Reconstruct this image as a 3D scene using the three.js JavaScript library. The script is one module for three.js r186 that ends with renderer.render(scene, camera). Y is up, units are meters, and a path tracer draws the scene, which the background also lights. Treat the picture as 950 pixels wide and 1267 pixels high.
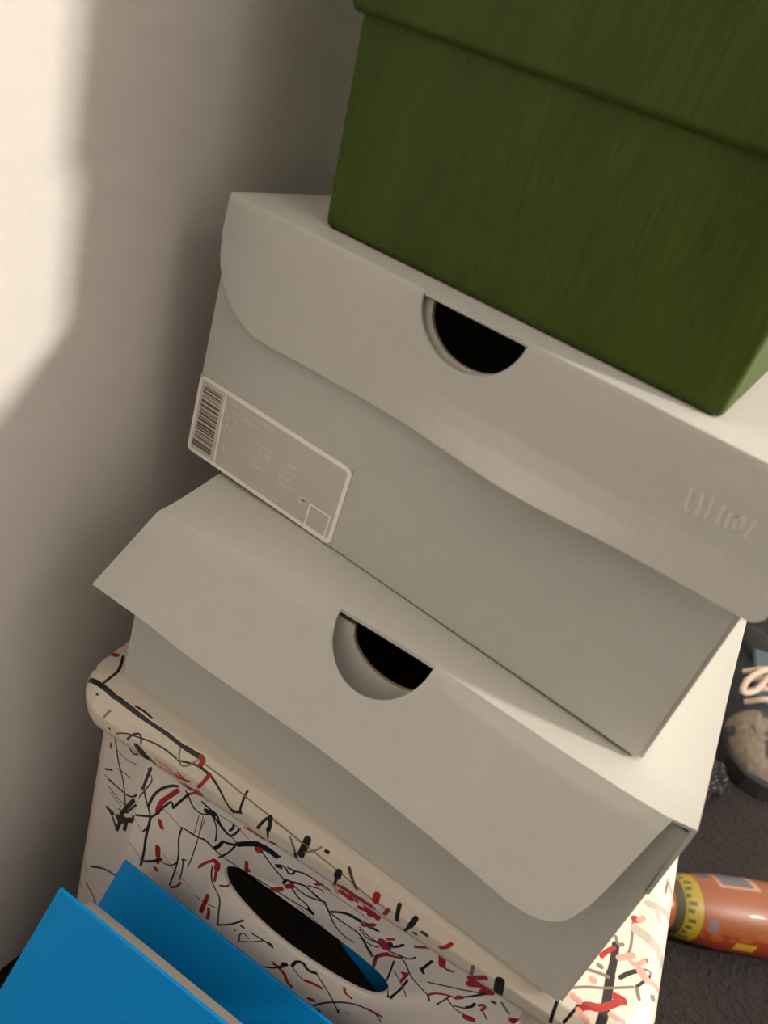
import * as THREE from 'three';
import { mergeGeometries, toCreasedNormals, mergeVertices } from 'three/addons/utils/BufferGeometryUtils.js';
import { RoundedBoxGeometry } from 'three/addons/geometries/RoundedBoxGeometry.js';

// ------------------------------------------------------------ camera, light, exposure
const scene = new THREE.Scene();
scene.background = new THREE.Color(0x000000);
const camera = new THREE.PerspectiveCamera(66.23, 950 / 1267, 0.03, 20);
camera.position.set(0, 0.87, 0);
camera.up.set(-0.51286, 0.80561, -0.29660);
camera.lookAt(-0.35553, 0.87 - 0.51379, -0.78078);
camera.focus = 0.54; camera.userData.fStop = 8;
const renderer = new THREE.WebGLRenderer({ antialias: true });
renderer.toneMapping = THREE.LinearToneMapping;
renderer.toneMappingExposure = 0.94;
renderer.shadowMap.enabled = true;
const LAMP = new THREE.Vector3(1.70, 1.46, -0.895);      // bulb of the unseen lamp, out of view right of the stack
const LAMP_COLOR = new THREE.Color().setRGB(1, 0.895, 0.80);
const LAMP_POWER = 15.6;

// ------------------------------------------------------------ helpers
let seed = 7;
const rnd = () => { seed = (seed * 1664525 + 1013904223) >>> 0; return seed / 4294967296; };
const V = (x, y, z) => new THREE.Vector3(x, y, z);
const used = {};
function numbered(n) { const k = used[n] = (used[n] ?? -1) + 1; return k ? n + '_' + String(k).padStart(3, '0') : n; }
function tag(o, label, category, group) { o.userData = { label, category }; if (group) o.userData.group = group; return o; }
function thing(name, label, category, pos = [0, 0, 0], turn = 0) {
  const o = new THREE.Group(); o.name = numbered(name); o.position.set(...pos); o.rotation.y = turn; scene.add(o);
  return tag(o, label, category);
}
function part(name, geo, mat, parent, label) {
  const g = Array.isArray(geo) ? mergeGeometries(geo.map(q => q.index ? q.toNonIndexed() : q)) : geo;
  const m = new THREE.Mesh(g, mat); m.name = name; m.castShadow = m.receiveShadow = true;
  if (label) m.userData = { label };
  parent.add(m); return m;
}
function struct(name, geo, mat) { const m = part(name, geo, mat, scene); m.userData = { kind: 'structure' }; return m; }
const box = (x0, x1, y0, y1, z0, z1) => { const g = new THREE.BoxGeometry(x1 - x0, y1 - y0, z1 - z0); g.translate((x0 + x1) / 2, (y0 + y1) / 2, (z0 + z1) / 2); return g; };
const rbox = (x0, x1, y0, y1, z0, z1, r = 0.002) => { const g = new RoundedBoxGeometry(x1 - x0, y1 - y0, z1 - z0, 2, r); g.translate((x0 + x1) / 2, (y0 + y1) / 2, (z0 + z1) / 2); return g; };
const lin = (a, b, n) => Array.from({ length: n + 1 }, (_, i) => a + (b - a) * i / n);
const lerp = (a, b, t) => a + (b - a) * t;
const smooth = (a, b, x) => { const t = Math.min(1, Math.max(0, (x - a) / (b - a))); return t * t * (3 - 2 * t); };
function table(xs, ys) { return x => { if (x <= xs[0]) return ys[0]; for (let i = 1; i < xs.length; i++) if (x <= xs[i]) { const t = (x - xs[i - 1]) / (xs[i] - xs[i - 1]); return lerp(ys[i - 1], ys[i], t); } return ys[ys.length - 1]; }; }

// a sheet of card: columns us, each from vTop(u) to vBot(u), bent by map(u, v) -> Vector3, with thickness th (behind the mapped face)
function sheet(us, vTop, vBot, nV, map, th, uvScale = 1) {
  const pos = [], uv = [], F = [], B = [], UV = [];
  const n0 = (u, v) => { const e = 1e-4, p = map(u, v), a = map(u + e, v).sub(p), b = map(u, v + e).sub(p); return b.cross(a).normalize(); };
  for (const u of us) {
    const f = [], b = [], w = [];
    for (let j = 0; j <= nV; j++) {
      const v = lerp(vTop(u), vBot(u), j / nV), p = map(u, v);
      f.push(p); b.push(p.clone().addScaledVector(n0(u, v), -th)); w.push([u * uvScale, -v * uvScale]);
    }
    F.push(f); B.push(b); UV.push(w);
  }
  const tri = (a, b, c, ua, ub, uc) => { for (const p of [a, b, c]) pos.push(p.x, p.y, p.z); for (const q of [ua, ub, uc]) uv.push(q[0], q[1]); };
  const quad = (a, b, c, d, ua, ub, uc, ud) => { tri(a, b, c, ua, ub, uc); tri(a, c, d, ua, uc, ud); };
  const N = us.length - 1;
  for (let i = 0; i < N; i++) for (let j = 0; j < nV; j++) {
    quad(F[i][j], F[i][j + 1], F[i + 1][j + 1], F[i + 1][j], UV[i][j], UV[i][j + 1], UV[i + 1][j + 1], UV[i + 1][j]);
    quad(B[i][j], B[i + 1][j], B[i + 1][j + 1], B[i][j + 1], UV[i][j], UV[i + 1][j], UV[i + 1][j + 1], UV[i][j + 1]);
  }
  for (let i = 0; i < N; i++) {
    quad(F[i][0], F[i + 1][0], B[i + 1][0], B[i][0], UV[i][0], UV[i + 1][0], UV[i + 1][0], UV[i][0]);
    quad(F[i][nV], B[i][nV], B[i + 1][nV], F[i + 1][nV], UV[i][nV], UV[i][nV], UV[i + 1][nV], UV[i + 1][nV]);
  }
  for (let j = 0; j < nV; j++) {
    quad(F[0][j], B[0][j], B[0][j + 1], F[0][j + 1], UV[0][j], UV[0][j], UV[0][j + 1], UV[0][j + 1]);
    quad(F[N][j], F[N][j + 1], B[N][j + 1], B[N][j], UV[N][j], UV[N][j + 1], UV[N][j + 1], UV[N][j]);
  }
  const g = new THREE.BufferGeometry();
  g.setAttribute('position', new THREE.Float32BufferAttribute(pos, 3));
  g.setAttribute('uv', new THREE.Float32BufferAttribute(uv, 2));
  g.computeVertexNormals();
  return toCreasedNormals(g, 0.6);
}
function lathe(pts, seg = 48) { return new THREE.LatheGeometry(pts.map(p => new THREE.Vector2(p[0], p[1])), seg); }
function tube(pts, r, seg = 24, rad = 8) { return new THREE.TubeGeometry(new THREE.CatmullRomCurve3(pts.map(p => V(...p))), seg, r, rad); }

// noise textures
function noiseTex(n, fn, srgb, rx = 1, ry = 1) {
  const d = new Uint8Array(n * n * 4);
  for (let y = 0; y < n; y++) for (let x = 0; x < n; x++) {
    const c = fn(x / n, y / n, x, y), i = (y * n + x) * 4;
    d[i] = c[0]; d[i + 1] = c[1]; d[i + 2] = c[2]; d[i + 3] = 255;
  }
  const t = new THREE.DataTexture(d, n, n); t.wrapS = t.wrapT = THREE.RepeatWrapping; t.magFilter = THREE.LinearFilter; t.minFilter = THREE.LinearMipmapLinearFilter;
  if (srgb) t.colorSpace = THREE.SRGBColorSpace;
  t.repeat.set(rx, ry); t.needsUpdate = true; return t;
}
// tileable value noise
const GR = Array.from({ length: 4096 }, () => rnd());
function vn(x, y, per) {
  const xi = Math.floor(x), yi = Math.floor(y), fx = x - xi, fy = y - yi, w = t => t * t * (3 - 2 * t);
  const h = (a, b) => GR[((((a % per) + per) % per) * 61 + (((b % per) + per) % per) * 127 + per * 17) & 4095];
  return lerp(lerp(h(xi, yi), h(xi + 1, yi), w(fx)), lerp(h(xi, yi + 1), h(xi + 1, yi + 1), w(fx)), w(fy));
}
const fbm = (u, v, p, oct = 4) => { let s = 0, a = 0.5, t = 0; for (let i = 0; i < oct; i++) { s += a * vn(u * p, v * p, p); t += a; p *= 2; a *= 0.55; } return s / t; };
const g8 = k => { const c = Math.max(0, Math.min(255, Math.round(k))); return [c, c, c]; };

// ------------------------------------------------------------ materials
const plasterBump = noiseTex(512, (u, v) => g8(255 * fbm(u, v, 24, 4)), false, 2.2, 2.2);
const M = {};
M.wall = new THREE.MeshStandardMaterial({ color: new THREE.Color().setRGB(0.80, 0.775, 0.74), roughness: 0.9, bumpMap: plasterBump, bumpScale: 0.0012 });
M.unseenWall = new THREE.MeshStandardMaterial({ color: new THREE.Color().setRGB(0.38, 0.36, 0.33), roughness: 0.9 });  // unseen right and front walls, darkened to weaken bounce on the box fronts
M.ceiling = new THREE.MeshStandardMaterial({ color: new THREE.Color().setRGB(0.90, 0.88, 0.85), roughness: 0.95 });  // out of view, kept bright to light the flaps from above
const carpetMap = noiseTex(512, (u, v) => { const k = 0.35 * fbm(u, v, 8, 3) + 0.65 * fbm(u + 0.3, v, 96, 3); return [10 + 37 * k, 7 + 31 * k, 6 + 30 * k]; }, true, 2, 2);
const carpetBump = noiseTex(512, (u, v) => g8(255 * fbm(u, v, 110, 2)), false, 2, 2);
M.carpet = new THREE.MeshStandardMaterial({ map: carpetMap, roughness: 1, bumpMap: carpetBump, bumpScale: 0.004 });
const cardTex = noiseTex(256, (u, v) => { const k = 0.5 * fbm(u, v, 12, 4) + 0.5 * fbm(u, v + 0.4, 90, 2); return [206 + 10 * k, 206 + 10 * k, 201 + 10 * k]; }, true, 8, 8);
M.card = new THREE.MeshPhysicalMaterial({ map: cardTex, color: new THREE.Color().setRGB(0.90, 0.90, 0.88), roughness: 0.78, specularIntensity: 0.35 });
M.kraft = new THREE.MeshStandardMaterial({ color: new THREE.Color().setRGB(0.34, 0.25, 0.16), roughness: 0.9 });
const greenMap = noiseTex(512, (u, v) => {
  const s = fbm(u * 1.0, v * 0.25 + 0.1, 16, 3), f = vn(u * 128, v * 16, 128), k = 0.65 * s + 0.35 * f;
  return [52 + 16 * k, 70 + 19 * k, 10 + 8 * k];
}, true, 4, 4);
const greenBump = noiseTex(256, (u, v) => g8(255 * (0.6 * vn(u * 128, v * 16, 128) + 0.4 * fbm(u, v, 32, 2))), false, 6, 6);
M.green = new THREE.MeshPhysicalMaterial({ map: greenMap, roughness: 0.55, specularIntensity: 0.5, bumpMap: greenBump, bumpScale: 0.0004 });
M.print = new THREE.MeshStandardMaterial({ color: new THREE.Color().setRGB(0.72, 0.68, 0.64), roughness: 0.5 });
M.blue = new THREE.MeshPhysicalMaterial({ color: new THREE.Color().setRGB(0.001, 0.235, 0.62), roughness: 0.5, specularIntensity: 0.35 });
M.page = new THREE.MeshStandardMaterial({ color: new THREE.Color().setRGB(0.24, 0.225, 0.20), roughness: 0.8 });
M.metal = new THREE.MeshStandardMaterial({ color: new THREE.Color().setRGB(0.05, 0.05, 0.055), roughness: 0.4, metalness: 0.8 });
M.plasticWhite = new THREE.MeshStandardMaterial({ color: new THREE.Color().setRGB(0.72, 0.67, 0.60), roughness: 0.42 });

// paint spatter canvases (thrown black, red and brown paint on white plastic)
const INK = { K: '#14110f', R: '#a5231c', G: '#7d7060', B: '#4b3a2b', P: '#d99c8c', V: '#2b2050', S: '#b5aca0' };
function painter(ctx, X, Y, S) {
  return block => {
    for (const line of block.split('\n')) {
      const t = line.trim().split(' '), c = t[0][0], w = parseFloat(t[0].slice(1)), p = t.slice(1).map(Number);
      ctx.strokeStyle = ctx.fillStyle = INK[c]; ctx.lineCap = 'round'; ctx.lineJoin = 'round'; ctx.lineWidth = Math.max(0.5, w * 1.2) * S;
      const q = []; for (let i = 0; i + 1 < p.length; i += 2) q.push([X(p[i]), Y(p[i + 1])]);
      ctx.beginPath(); ctx.moveTo(...q[0]);
      for (let i = 1; i < q.length - 1; i++) ctx.quadraticCurveTo(q[i][0], q[i][1], (q[i][0] + q[i + 1][0]) / 2, (q[i][1] + q[i + 1][1]) / 2);
      ctx.lineTo(...q[q.length - 1]); ctx.stroke();
    }
  };
}
function canvasTex(c) { const t = new THREE.CanvasTexture(c); t.colorSpace = THREE.SRGBColorSpace; t.magFilter = THREE.LinearFilter; t.anisotropy = 8; return t; }
function newCanvas(w, h, fill) { const c = document.createElement('canvas'); c.width = w; c.height = h; const x = c.getContext('2d'); x.fillStyle = fill; x.fillRect(0, 0, w, h); return [c, x]; }
function randomSpatter(x, n, X, Y, S, w, h) {
  for (let i = 0; i < n; i++) {
    let px = rnd() * w, py = rnd() * h, a = rnd() * 6.3; const col = ['K', 'K', 'K', 'R', 'R', 'G'][Math.floor(rnd() * 6)];
    let s = col + (0.6 + rnd() * 1.6).toFixed(1);
    const m = 3 + Math.floor(rnd() * 4);
    for (let j = 0; j < m; j++) { s += ` ${px.toFixed(0)} ${py.toFixed(0)}`; a += (rnd() - 0.5) * 1.4; const d = 6 + rnd() * 14; px += Math.cos(a) * d; py += Math.sin(a) * d; }
    painter(x, X, Y, S)(s);
  }
}
const TW = 0.4158, TD = 0.265, TT = 0.455;     // tote width, depth, top of its lid
const [pc, px_] = newCanvas(1830, 1936, '#e8e1d9');
const paintPanel = painter(px_, u => u * 4.4, v => (440 - v) * 4.4, 4.4);
randomSpatter(px_, 26, u => u * 4.4, v => (440 - v) * 4.4, 4.4, 400, 240);
randomSpatter(px_, 9, u => (5 + u) * 4.4, v => (420 - v) * 4.4, 3.4, 20, 210);
paintPanel(`R1.6 92.8 412.3 102.4 411.5
R1.6 103.2 407.6 109.6 416.1
P2.1 111.4 413.2 116.8 411.9
R1.6 105.6 411.1 110.9 412.8
P1.6 146.9 410.3 156.6 410.9 165.1 411.3 172.9 414.2
R1.3 148.9 411.3 154.2 411.7 160.8 411.1
R2.9 221.3 410.4 229.6 409.7
R2.9 236.5 407.4 243.6 410.1
R2.9 243.7 407 249.6 410.2
R2.9 242.5 413.6 249.3 408.2
R2.9 226.2 414 233.1 411.7
R2.9 238.7 412.8 242.5 410.5`);
paintPanel(`P2.4 211.7 414.7 217 410.8 220.1 407.7
R1.7 277.7 405.7 283.8 411.7 290.6 419
R4.0 294.1 413.6 297.1 405.7
R1.6 297.1 405.7 300.6 404 304.1 406.3
R3.3 314.9 410 322.3 417.1
R3.3 316.9 407.3 324.1 412.6
R3.3 323.3 410 325.5 409.3
R4.0 315 410.5 320.5 415.4
R4.0 316.2 405.2 326.7 416.2
R4.0 321.4 413.2 328.4 409.8
R4.0 316.6 409 326.5 414.3
R4.0 325.3 406 329 410.6`);
paintPanel(`B2.0 332.9 403.2 334.5 403.8
G1.6 337.6 407.6 341.8 404.3 344.2 403
R4.4 348.6 399 351.4 401
K1.3 37.5 406.8 38.4 392.5 42.7 385.3 47.5 386.9 50 394.4
K2.5 36.6 404.6 38.3 401.5
K1.0 38.2 402.2 46.3 410.2
K1.6 35.8 393.4 39.3 394.8
K1.0 47.5 394.6 50.6 398.7 50.7 394.2 47.4 387.6
K1.0 26.9 389.2 32.3 368.7 38.6 356.4 43.8 339.3 46.6 324.8
G0.9 29.6 379 39.2 374.5 49 377.3
K0.8 33.5 360.1 40 360.8 45.4 359
B1.6 23 350.3 29.1 354.7`);
paintPanel(`R1.6 24.2 380.8 24.2 376.1
K1.4 28.1 342.3 37.6 340.6 45.9 338.7 51.4 341.1 53.8 346.6
B0.9 23.9 343.7 30.7 342.9
K0.8 29.1 334.8 37.9 329.1 45 326.8
G0.8 31.1 329.8 42.8 323.1
K2.8 31 310.6 36.7 308.8
K1.6 31 310.6 35.5 307.7 41.2 296.8 43.1 293.1
K5.0 42.2 308.5 47.2 311.4
K3.0 44.2 313.9 47.8 325.9 52.4 338.6
K3.9 44.1 304.9 52.2 314.2 59.2 320.7
K4.1 56.4 321.6 59.4 319.2
K2.8 43.1 293.1 45.1 307.6`);
paintPanel(`K2.8 49.7 299.3 50.1 310.5
K1.4 48.7 319.8 55.4 336.3
K1.0 40.9 317.9 47.5 318.7
K0.8 56.7 336.6 59.9 348.7 63.6 365.2 68.5 380.6 73.2 395.6 71.2 400
K1.9 69.9 407.2 68.3 396 67.3 384.3
K1.3 67.9 404.8 69.9 400.4
K1.4 67.3 384.3 63.3 374.5 59.6 366.5
K1.3 67.3 384.3 71 373.3 76.5 363.6 78.1 358.4
K1.6 62.6 348.6 69.5 353.1 77.8 359.8
K1.8 74.4 368.2 75.1 378.4 79.9 392.8 87.5 403.2 92.7 406.9
R3.0 93.5 403 89.3 394 84.1 383.2
R3.4 84.1 383.2 82.2 373.5 82.4 368.9`);
paintPanel(`R3.2 85.6 361.9 88.5 356.3
K1.4 77.5 357.9 81.4 364.6 86.2 378.6 91.3 390.2 93.2 383.3
K1.6 93.2 383.3 97.5 395 102.2 406.8
K1.8 78.1 358.4 77.8 334.6 79.4 318.5 79.2 300.3
K1.1 74.6 338.4 78.8 350.8
R3.9 89.4 333.3 91 324.4
R2.5 91 324.4 92.1 316.5
R3.2 91.6 308.8 92.4 307.8
K0.9 77.6 306 86.8 313.2 96 326.5 93.5 319.6 79.1 304.8
K0.9 94.6 320.7 102.2 321 107.6 332.5
G0.6 85.4 376.3 95.9 372.9 104 368.9
K1.1 103.7 370.3 102.6 357.6 107.1 341.5 107.4 320.7 106.1 301.2`);
paintPanel(`K1.1 103.7 370.3 112 371.4 119.2 371.5 122.2 374.3 127.4 372.6
K0.7 117.5 368.3 117.4 351.4 116 334.5
K0.9 111.1 340.2 113 324.5 112.4 314.9
K1.1 110.3 337.7 113 340.2
G0.6 62 319.8 74 311.6 80.1 306.7
G0.6 62.7 347.9 74.6 338.4
G0.6 94 330.7 109.1 318.8 123.8 315.4
G0.6 116.6 394.7 117.5 368.3
R1.6 107.6 300 112 304.3 114.1 312.9
K1.1 99.5 407.4 103.3 403.2 107.5 396.5 114.7 395.3 119.4 399.5
K3.8 117.8 401.8 123.2 402.9
K1.6 113.2 407.4 119.2 405.4 126 405.4 128.3 400 135.3 394.2 139.9 393.9`);
paintPanel(`K1.8 122.2 402.1 130.1 397.1 136.5 393.8
K1.0 122.5 400.8 127.8 395 129.8 386.1 130.2 379.4
K1.6 137.8 398 139.6 402 139.3 405.5
K1.3 138.9 393 142.3 397.7 144.1 406.2
K0.8 139.9 393.9 146.1 391.2
G0.6 128.1 405.9 138.7 408 152.2 402.3
G0.6 113.5 392.7 113.7 372.7
G0.6 118.4 394 117.2 372.8
K1.0 107.1 370.6 114.3 370.1 121.7 373.8 130.4 370.9 137.8 369
K1.6 130.4 370.9 133.6 377.1 135.4 384.2 139.7 385.2 146.4 389.9
K3.3 146.3 390.3 152.3 397.5 159.5 403.8
K3.8 159.6 403.2 166.7 405.3 173.5 404.1`);
paintPanel(`K1.1 144.7 387.6 142.6 377.7 137.8 369
R3.3 160 397.4 162.6 398.3
K0.9 121.5 374 131.5 370.7 138.9 368.9 152.5 369.2 163.9 369 175.7 371
K1.3 131.5 370.7 134.7 376.9 135.9 384.3
K1.6 135.9 384.3 139.9 384.2 147.2 391.1
K2.9 147.2 391.1 153.3 397.6 160.7 403
K3.3 160.9 402.4 167 403.7 173.7 403.1
K1.3 173 401.7 176.2 405.6
K1.1 144.9 386.6 141.8 375.8 136.2 365.5
R3.3 160.2 398.7 161.4 396 162.5 400.2
R1.8 124.3 342.4 127.6 351.5 134 360.1
R3.8 134.1 359.4 137.3 360.8 137.4 352.7`);
paintPanel(`R1.8 137.4 352.7 138.6 339.6
R2.4 156.3 379.3 157.9 372.8 158.7 367.2
R2.7 158.3 373.3 159.5 372.9
R2.4 175.3 364 178.5 368.9 185.2 376.6
R2.9 181.3 370.9 184.8 376.2
R2.2 168.8 363.2 172.4 364.4
K1.0 133.9 352.6 134.3 342.9 138.7 333.7 147.1 325.8 148.8 310.6 151.7 295.3
K1.3 151.7 295.3 159 303.2 164.2 311.6 168.2 319.5
K1.3 143.6 338.6 148.6 342.3
R2.9 137.2 319.1 136.7 310.5 135.9 297
R2.2 140.8 305.8 142.6 300.4 142.1 294.3
K0.7 127 309.6 137 309 147.2 312.5`);
paintPanel(`K0.7 171 293.9 179.6 302.6 187.5 313.2
K1.3 177.2 312 184 313 189.7 313.8 195.3 312.6
K1.3 189.7 313.8 193.9 315.7 195.3 312.6
K0.9 171 293.9 168.8 302.7 172.6 306.9 176.8 304.2
K1.6 167.8 311.8 170.7 312.1
R1.6 164.6 302.8 165.2 302.9
K1.1 164 398.6 172 393 179.6 389.4 185.9 386.1
K1.3 175.8 395.2 180.1 399.3 183.6 398.1 185.7 394.7 189.5 398.4 188.6 401.4 184.1 400.2
K1.8 177 394.8 179.9 396
K1.6 185.1 383 185.2 388.6 190.5 389.1
R2.7 188.1 382 190.5 385.2 190.8 387.9
K1.0 188.8 400.8 193.5 404.7 200.6 405.6 208 405.2`);
paintPanel(`K0.9 163.6 370.3 173.6 370.6 184.4 371.7 192 372 203.6 373.4 208.9 373.9
K1.2 191.9 384.1 196.5 379.2 204.2 378.9 208.9 375.6
K2.7 208.1 374.7 211.1 373.7
K1.0 190.9 389.6 197.5 394.6 206.5 392.6 214.4 391.1
R1.8 204.8 402 208.3 405.8
G0.6 199.9 371.1 213.6 368.9 221.6 367.3
R2.7 181.3 372.2 185.5 377.3
R2.9 187.9 382.2 191.6 386.6
K1.0 189.4 401.8 195.9 405.1 204.1 405.6 214.6 405.3
K1.0 188.7 389.3 195 393.3 201 394.6 208.5 391 215.8 391.3 221 384.6 224.5 380.1
K1.1 193.6 387.1 201.6 385.5 209.2 388.6 215.6 391.9
K1.3 220.8 385.2 226.1 391.7 233.9 396.6 240 396.7`);
paintPanel(`K0.8 200.7 395.9 209.5 401.6 211.8 399.2
R1.8 205.2 402 208.4 405.2
G0.6 209.9 403.6 225.4 403.7 244.1 402.7
K0.9 216.5 389.4 221.1 384.6 225 378.8 233.3 372.7 243.6 373.1
K1.4 221.5 386.6 227 392.4 235.3 395.6 244.7 395.1 253 397.6
K1.0 223.1 385 231.7 384.3 243.9 385.1 250.4 378 257.8 371.1
R2.2 243.6 393.9 249.7 401.3
K0.9 242.9 388.2 248.3 384.2 258.4 387.8
K0.8 245.3 380.8 254.5 381 258.7 383.9
R5.6 259.4 390.6 261.2 388.4
R1.6 260.1 373.7 261.5 378.7 265.7 384.3
K1.3 260.2 368.6 261.1 372.2 261.9 365.3`);
paintPanel(`K2.2 213.5 307.4 213.6 313.2 216.8 317.9 220 318.7
K2.2 220 318.7 223.3 315.1 227.7 315.5 230.4 317.8
K1.0 230.4 317.8 239.2 311.1 248.4 303 255.7 294.3
K0.8 214.3 306.5 220.2 302 226.2 301.3
R2.4 226 302.1 231.9 305.3 238.4 306.3
R2.7 200.1 296.7 205.5 296.3 211.1 293.1
R2.2 205.5 296.3 208.3 303.3
K2.9 207.2 303 209 305
K1.1 195.4 285.5 201.2 290.3 206.2 298
R2.4 211.1 293.1 214.4 287.4 219.2 285.2
R1.8 252.2 323 253.1 318.4 259.4 317.5
K1.2 239 281.4 244.6 293.4 254.3 305.9 262.8 314 272.4 318.1`);
paintPanel(`R2.0 272.4 318.1 277.3 319.5 282.5 320.2
K1.6 255.2 295.7 256.5 293.3
K0.8 277.3 319.5 284.3 314.8
R2.9 234.2 285.6 237.2 287.3
K2.2 242.8 280.1 244.5 280.2
G1.3 261 298.9 263.2 298.8
R1.6 243.3 394 246.5 396.6 249.8 401.8
K1.0 237.4 396.5 245 398.2 254 398.3
K1.1 241.3 384.4 246.7 383.6 251.8 377.5 258.5 373.1
K0.9 242.4 390.5 249.7 387 258.4 388.3
R6.7 260.5 389.8 262 389.8
V2.9 263.9 394.4 264.5 392.6`);
paintPanel(`R1.6 260.9 396 264.5 400
K1.6 266 392.6 268.9 395.9 271.1 400.8
R1.8 260.4 373.6 263.2 380.2 268 384 273.7 387.9
K1.6 260.4 373.6 260.9 369
K0.9 265.1 386.6 273.1 389.7 279.3 391.8 281.2 397.4
R1.8 260.9 369 261.8 363.1
K1.0 271.2 380.8 273.4 362.5 272.9 356.6
K0.9 273.1 389.7 278.5 385.8 284.5 377.4 294.1 373.1 299.8 371.1
K1.6 290.8 403.3 288.4 391.3
K2.0 287.7 390.5 290 388.2
R1.8 281.3 366.5 281.8 372.4 282.2 378.1
R2.9 280.1 375.6 281.6 375.7`);
paintPanel(`K1.3 284.4 372 283.9 359 280.8 344.3
K1.8 279.6 344.6 281.6 345.2
K0.8 276.2 351.5 279.6 344.6
R1.4 299.8 371.1 301.2 375.5 306.8 381.4 313.3 385
R2.4 315.2 387.4 316.9 389.4
K1.0 316.9 389.4 321.5 395.9 326.6 406.4
B0.9 295.5 382.7 304.8 389.4 316.2 397.2 324.7 404.1
K1.1 299.8 371.1 302.3 367.1
K0.8 309.1 375.4 311.1 383.1
G0.9 274.2 372.2 281.3 366.5 289.1 356.2
R2.0 314.5 385.2 317.2 389.4
K0.9 317.2 389.4 321.6 396.4 326.2 403.8`);
paintPanel(`K0.9 310.8 379.7 317.8 374.2 323.8 376.3 326 375.6
R4.0 325.9 374.6 329.5 376.5
K1.6 322.7 383.9 324.9 385.7 325.4 391.6
R1.6 328 392.3 329.7 396.2 331.6 395 330.9 389.8
K0.8 331.8 390 336.5 385.3
K1.0 316.4 377.8 321.9 381.1 323.6 384.1
K0.8 307.3 368.2 310.1 378.9`);
const [lc, lx_] = newCanvas(1900, 1520, '#dcd3c4');
const LX = u => (u + 30) * 4, LY = v => (v + 50) * 4;
const paintLid = painter(lx_, LX, LY, 4);  // spatter, plus dark lines along the rim and pale grey streaks
paintLid(`K2.9 4.1 12.9 19.1 11.4 34 8.9
K1.9 34 8.9 52.3 7.4 67.9 7.5 79 7.6
K1.6 35.4 9.9 49.8 9 58.5 8 66.9 7.4
K2.1 67.9 7.5 79 7.6 91 6.2 104.4 6.4
K1.1 49 11.3 55.5 11.7 63.2 10.5
K1.7 14 39.2 20.4 29.4 21.3 21.7 20.4 13.7
R3.1 -1 40.4 3.7 39.3 9.8 37.9
R2.2 0.5 23.7 2.8 22.4
K1.3 -0.9 52.7 3.3 52.1
G1.3 36.6 0.2 34.1 -6.7
K1.8 39 -13.9 39.7 -14.2
B1.3 20.6 4.9 21.8 4.9`);
paintLid(`K0.9 45.6 -14.4 50.9 -7.9 59.2 -5.4 70.1 -2.2 80.5 -0.9 92 -2
K1.2 54.7 -12.4 57.1 -5.7 61.1 -2 64.2 -2.7 65.5 -7.5
K4.4 62.7 -12.9 66.1 -14.4 70.7 -18.3
K4.6 62.9 -12.9 66.5 -17.9 68.8 -19.2
K1.8 68.8 -15.5 73.5 -17 77.6 -19.1
K1.0 93.5 -2.6 100 -0.1 106.6 1.8 114.7 1.2
G1.0 91.1 4.1 94.3 -3.1 98.4 -4.8 103.5 1.5 104.9 4.3
R2.8 105.4 6.6 108.8 6.6 108.2 2.7
R1.6 90.7 -16 97.6 -16
R1.6 95.4 -18.4 105.2 -13.4
R1.6 104.6 -21.5 115.8 -20.2
R1.6 111.2 -17.8 115.7 -18.4`);
paintLid(`R1.6 96.1 -12.4 102 -14.9
R1.6 79.1 -13.9 83.8 -14.5
R1.6 102.2 -20.3 111.3 -21.5
P2.1 78 -13.4 90.6 -14.4
P2.1 81.6 -18.5 91.9 -16.6
P2.1 85.9 -12.4 93.1 -17.2
B1.4 115.8 0.3 114.7 -5.2 112.5 -13.6
K2.4 93.9 6.8 100.5 6.7 105.5 7.3
R2.7 105.5 7.3 108.6 6.7 107.9 2.4
K1.3 108.7 1.9 117.2 1.2 125.6 -2.5 133.2 -8.4 138.3 -14.5 140.6 -15.5
K2.2 137 -12.6 139.9 -14.5 145 -9.9
K1.3 144.5 -9.6 143.7 -3 142.9 5.1`);
paintLid(`G0.8 109.4 4.8 122.5 4.4 139.7 2.3 157.2 0.6 172.2 -0.7 188.4 -2.9
R2.0 112.5 -13.1 115.1 -5.2 116.8 1
R1.8 105.4 -20.9 109.7 -19.6 115.2 -19
R1.3 102.9 -14.6 106 -13.1
K1.6 158.8 -14.5 160.7 -4.1 163.8 -0.2
K2.4 163.8 -0.2 166.1 -4.7 165.8 -10.1
K1.3 165.8 -10.1 167 -17.6
B2.0 169.5 -21.4 173.4 -19.4
K4.0 190.6 0.4 191 -5.3 190.7 -13
G0.9 179.8 -3.7 183.5 -5.3 187.9 -14.5
G0.9 191 -6.5 196.3 -4.8 197.7 -1.7
K3.8 190.6 0.9 191.1 -4.7`);
paintLid(`K2.4 191.1 -4.7 190.8 -12
G1.0 179.8 -4.1 183.2 -6.1 187.8 -17.5
K2.2 187.5 -15.8 188.5 -18.7
G0.9 192.3 -7.9 197.6 -2.8 200.1 1.7
G0.8 167.5 -0.7 183.2 -1.9 198.9 -3.4 214.4 -5.1
G0.8 214.4 -5.1 225.7 -6.5 240.1 -9.2 254.3 -9.2
K3.8 216.6 -5.6 216.7 -10.3
K1.6 216.7 -10.3 217.1 -21.7
B1.7 220.8 0.3 224.2 -3.2 230.5 -9.4
K1.8 203.8 1.2 205.2 1.3
R2.9 220 -18.5 225.9 -18.5
R2.9 222.6 -16.8 232.5 -17.4`);
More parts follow.
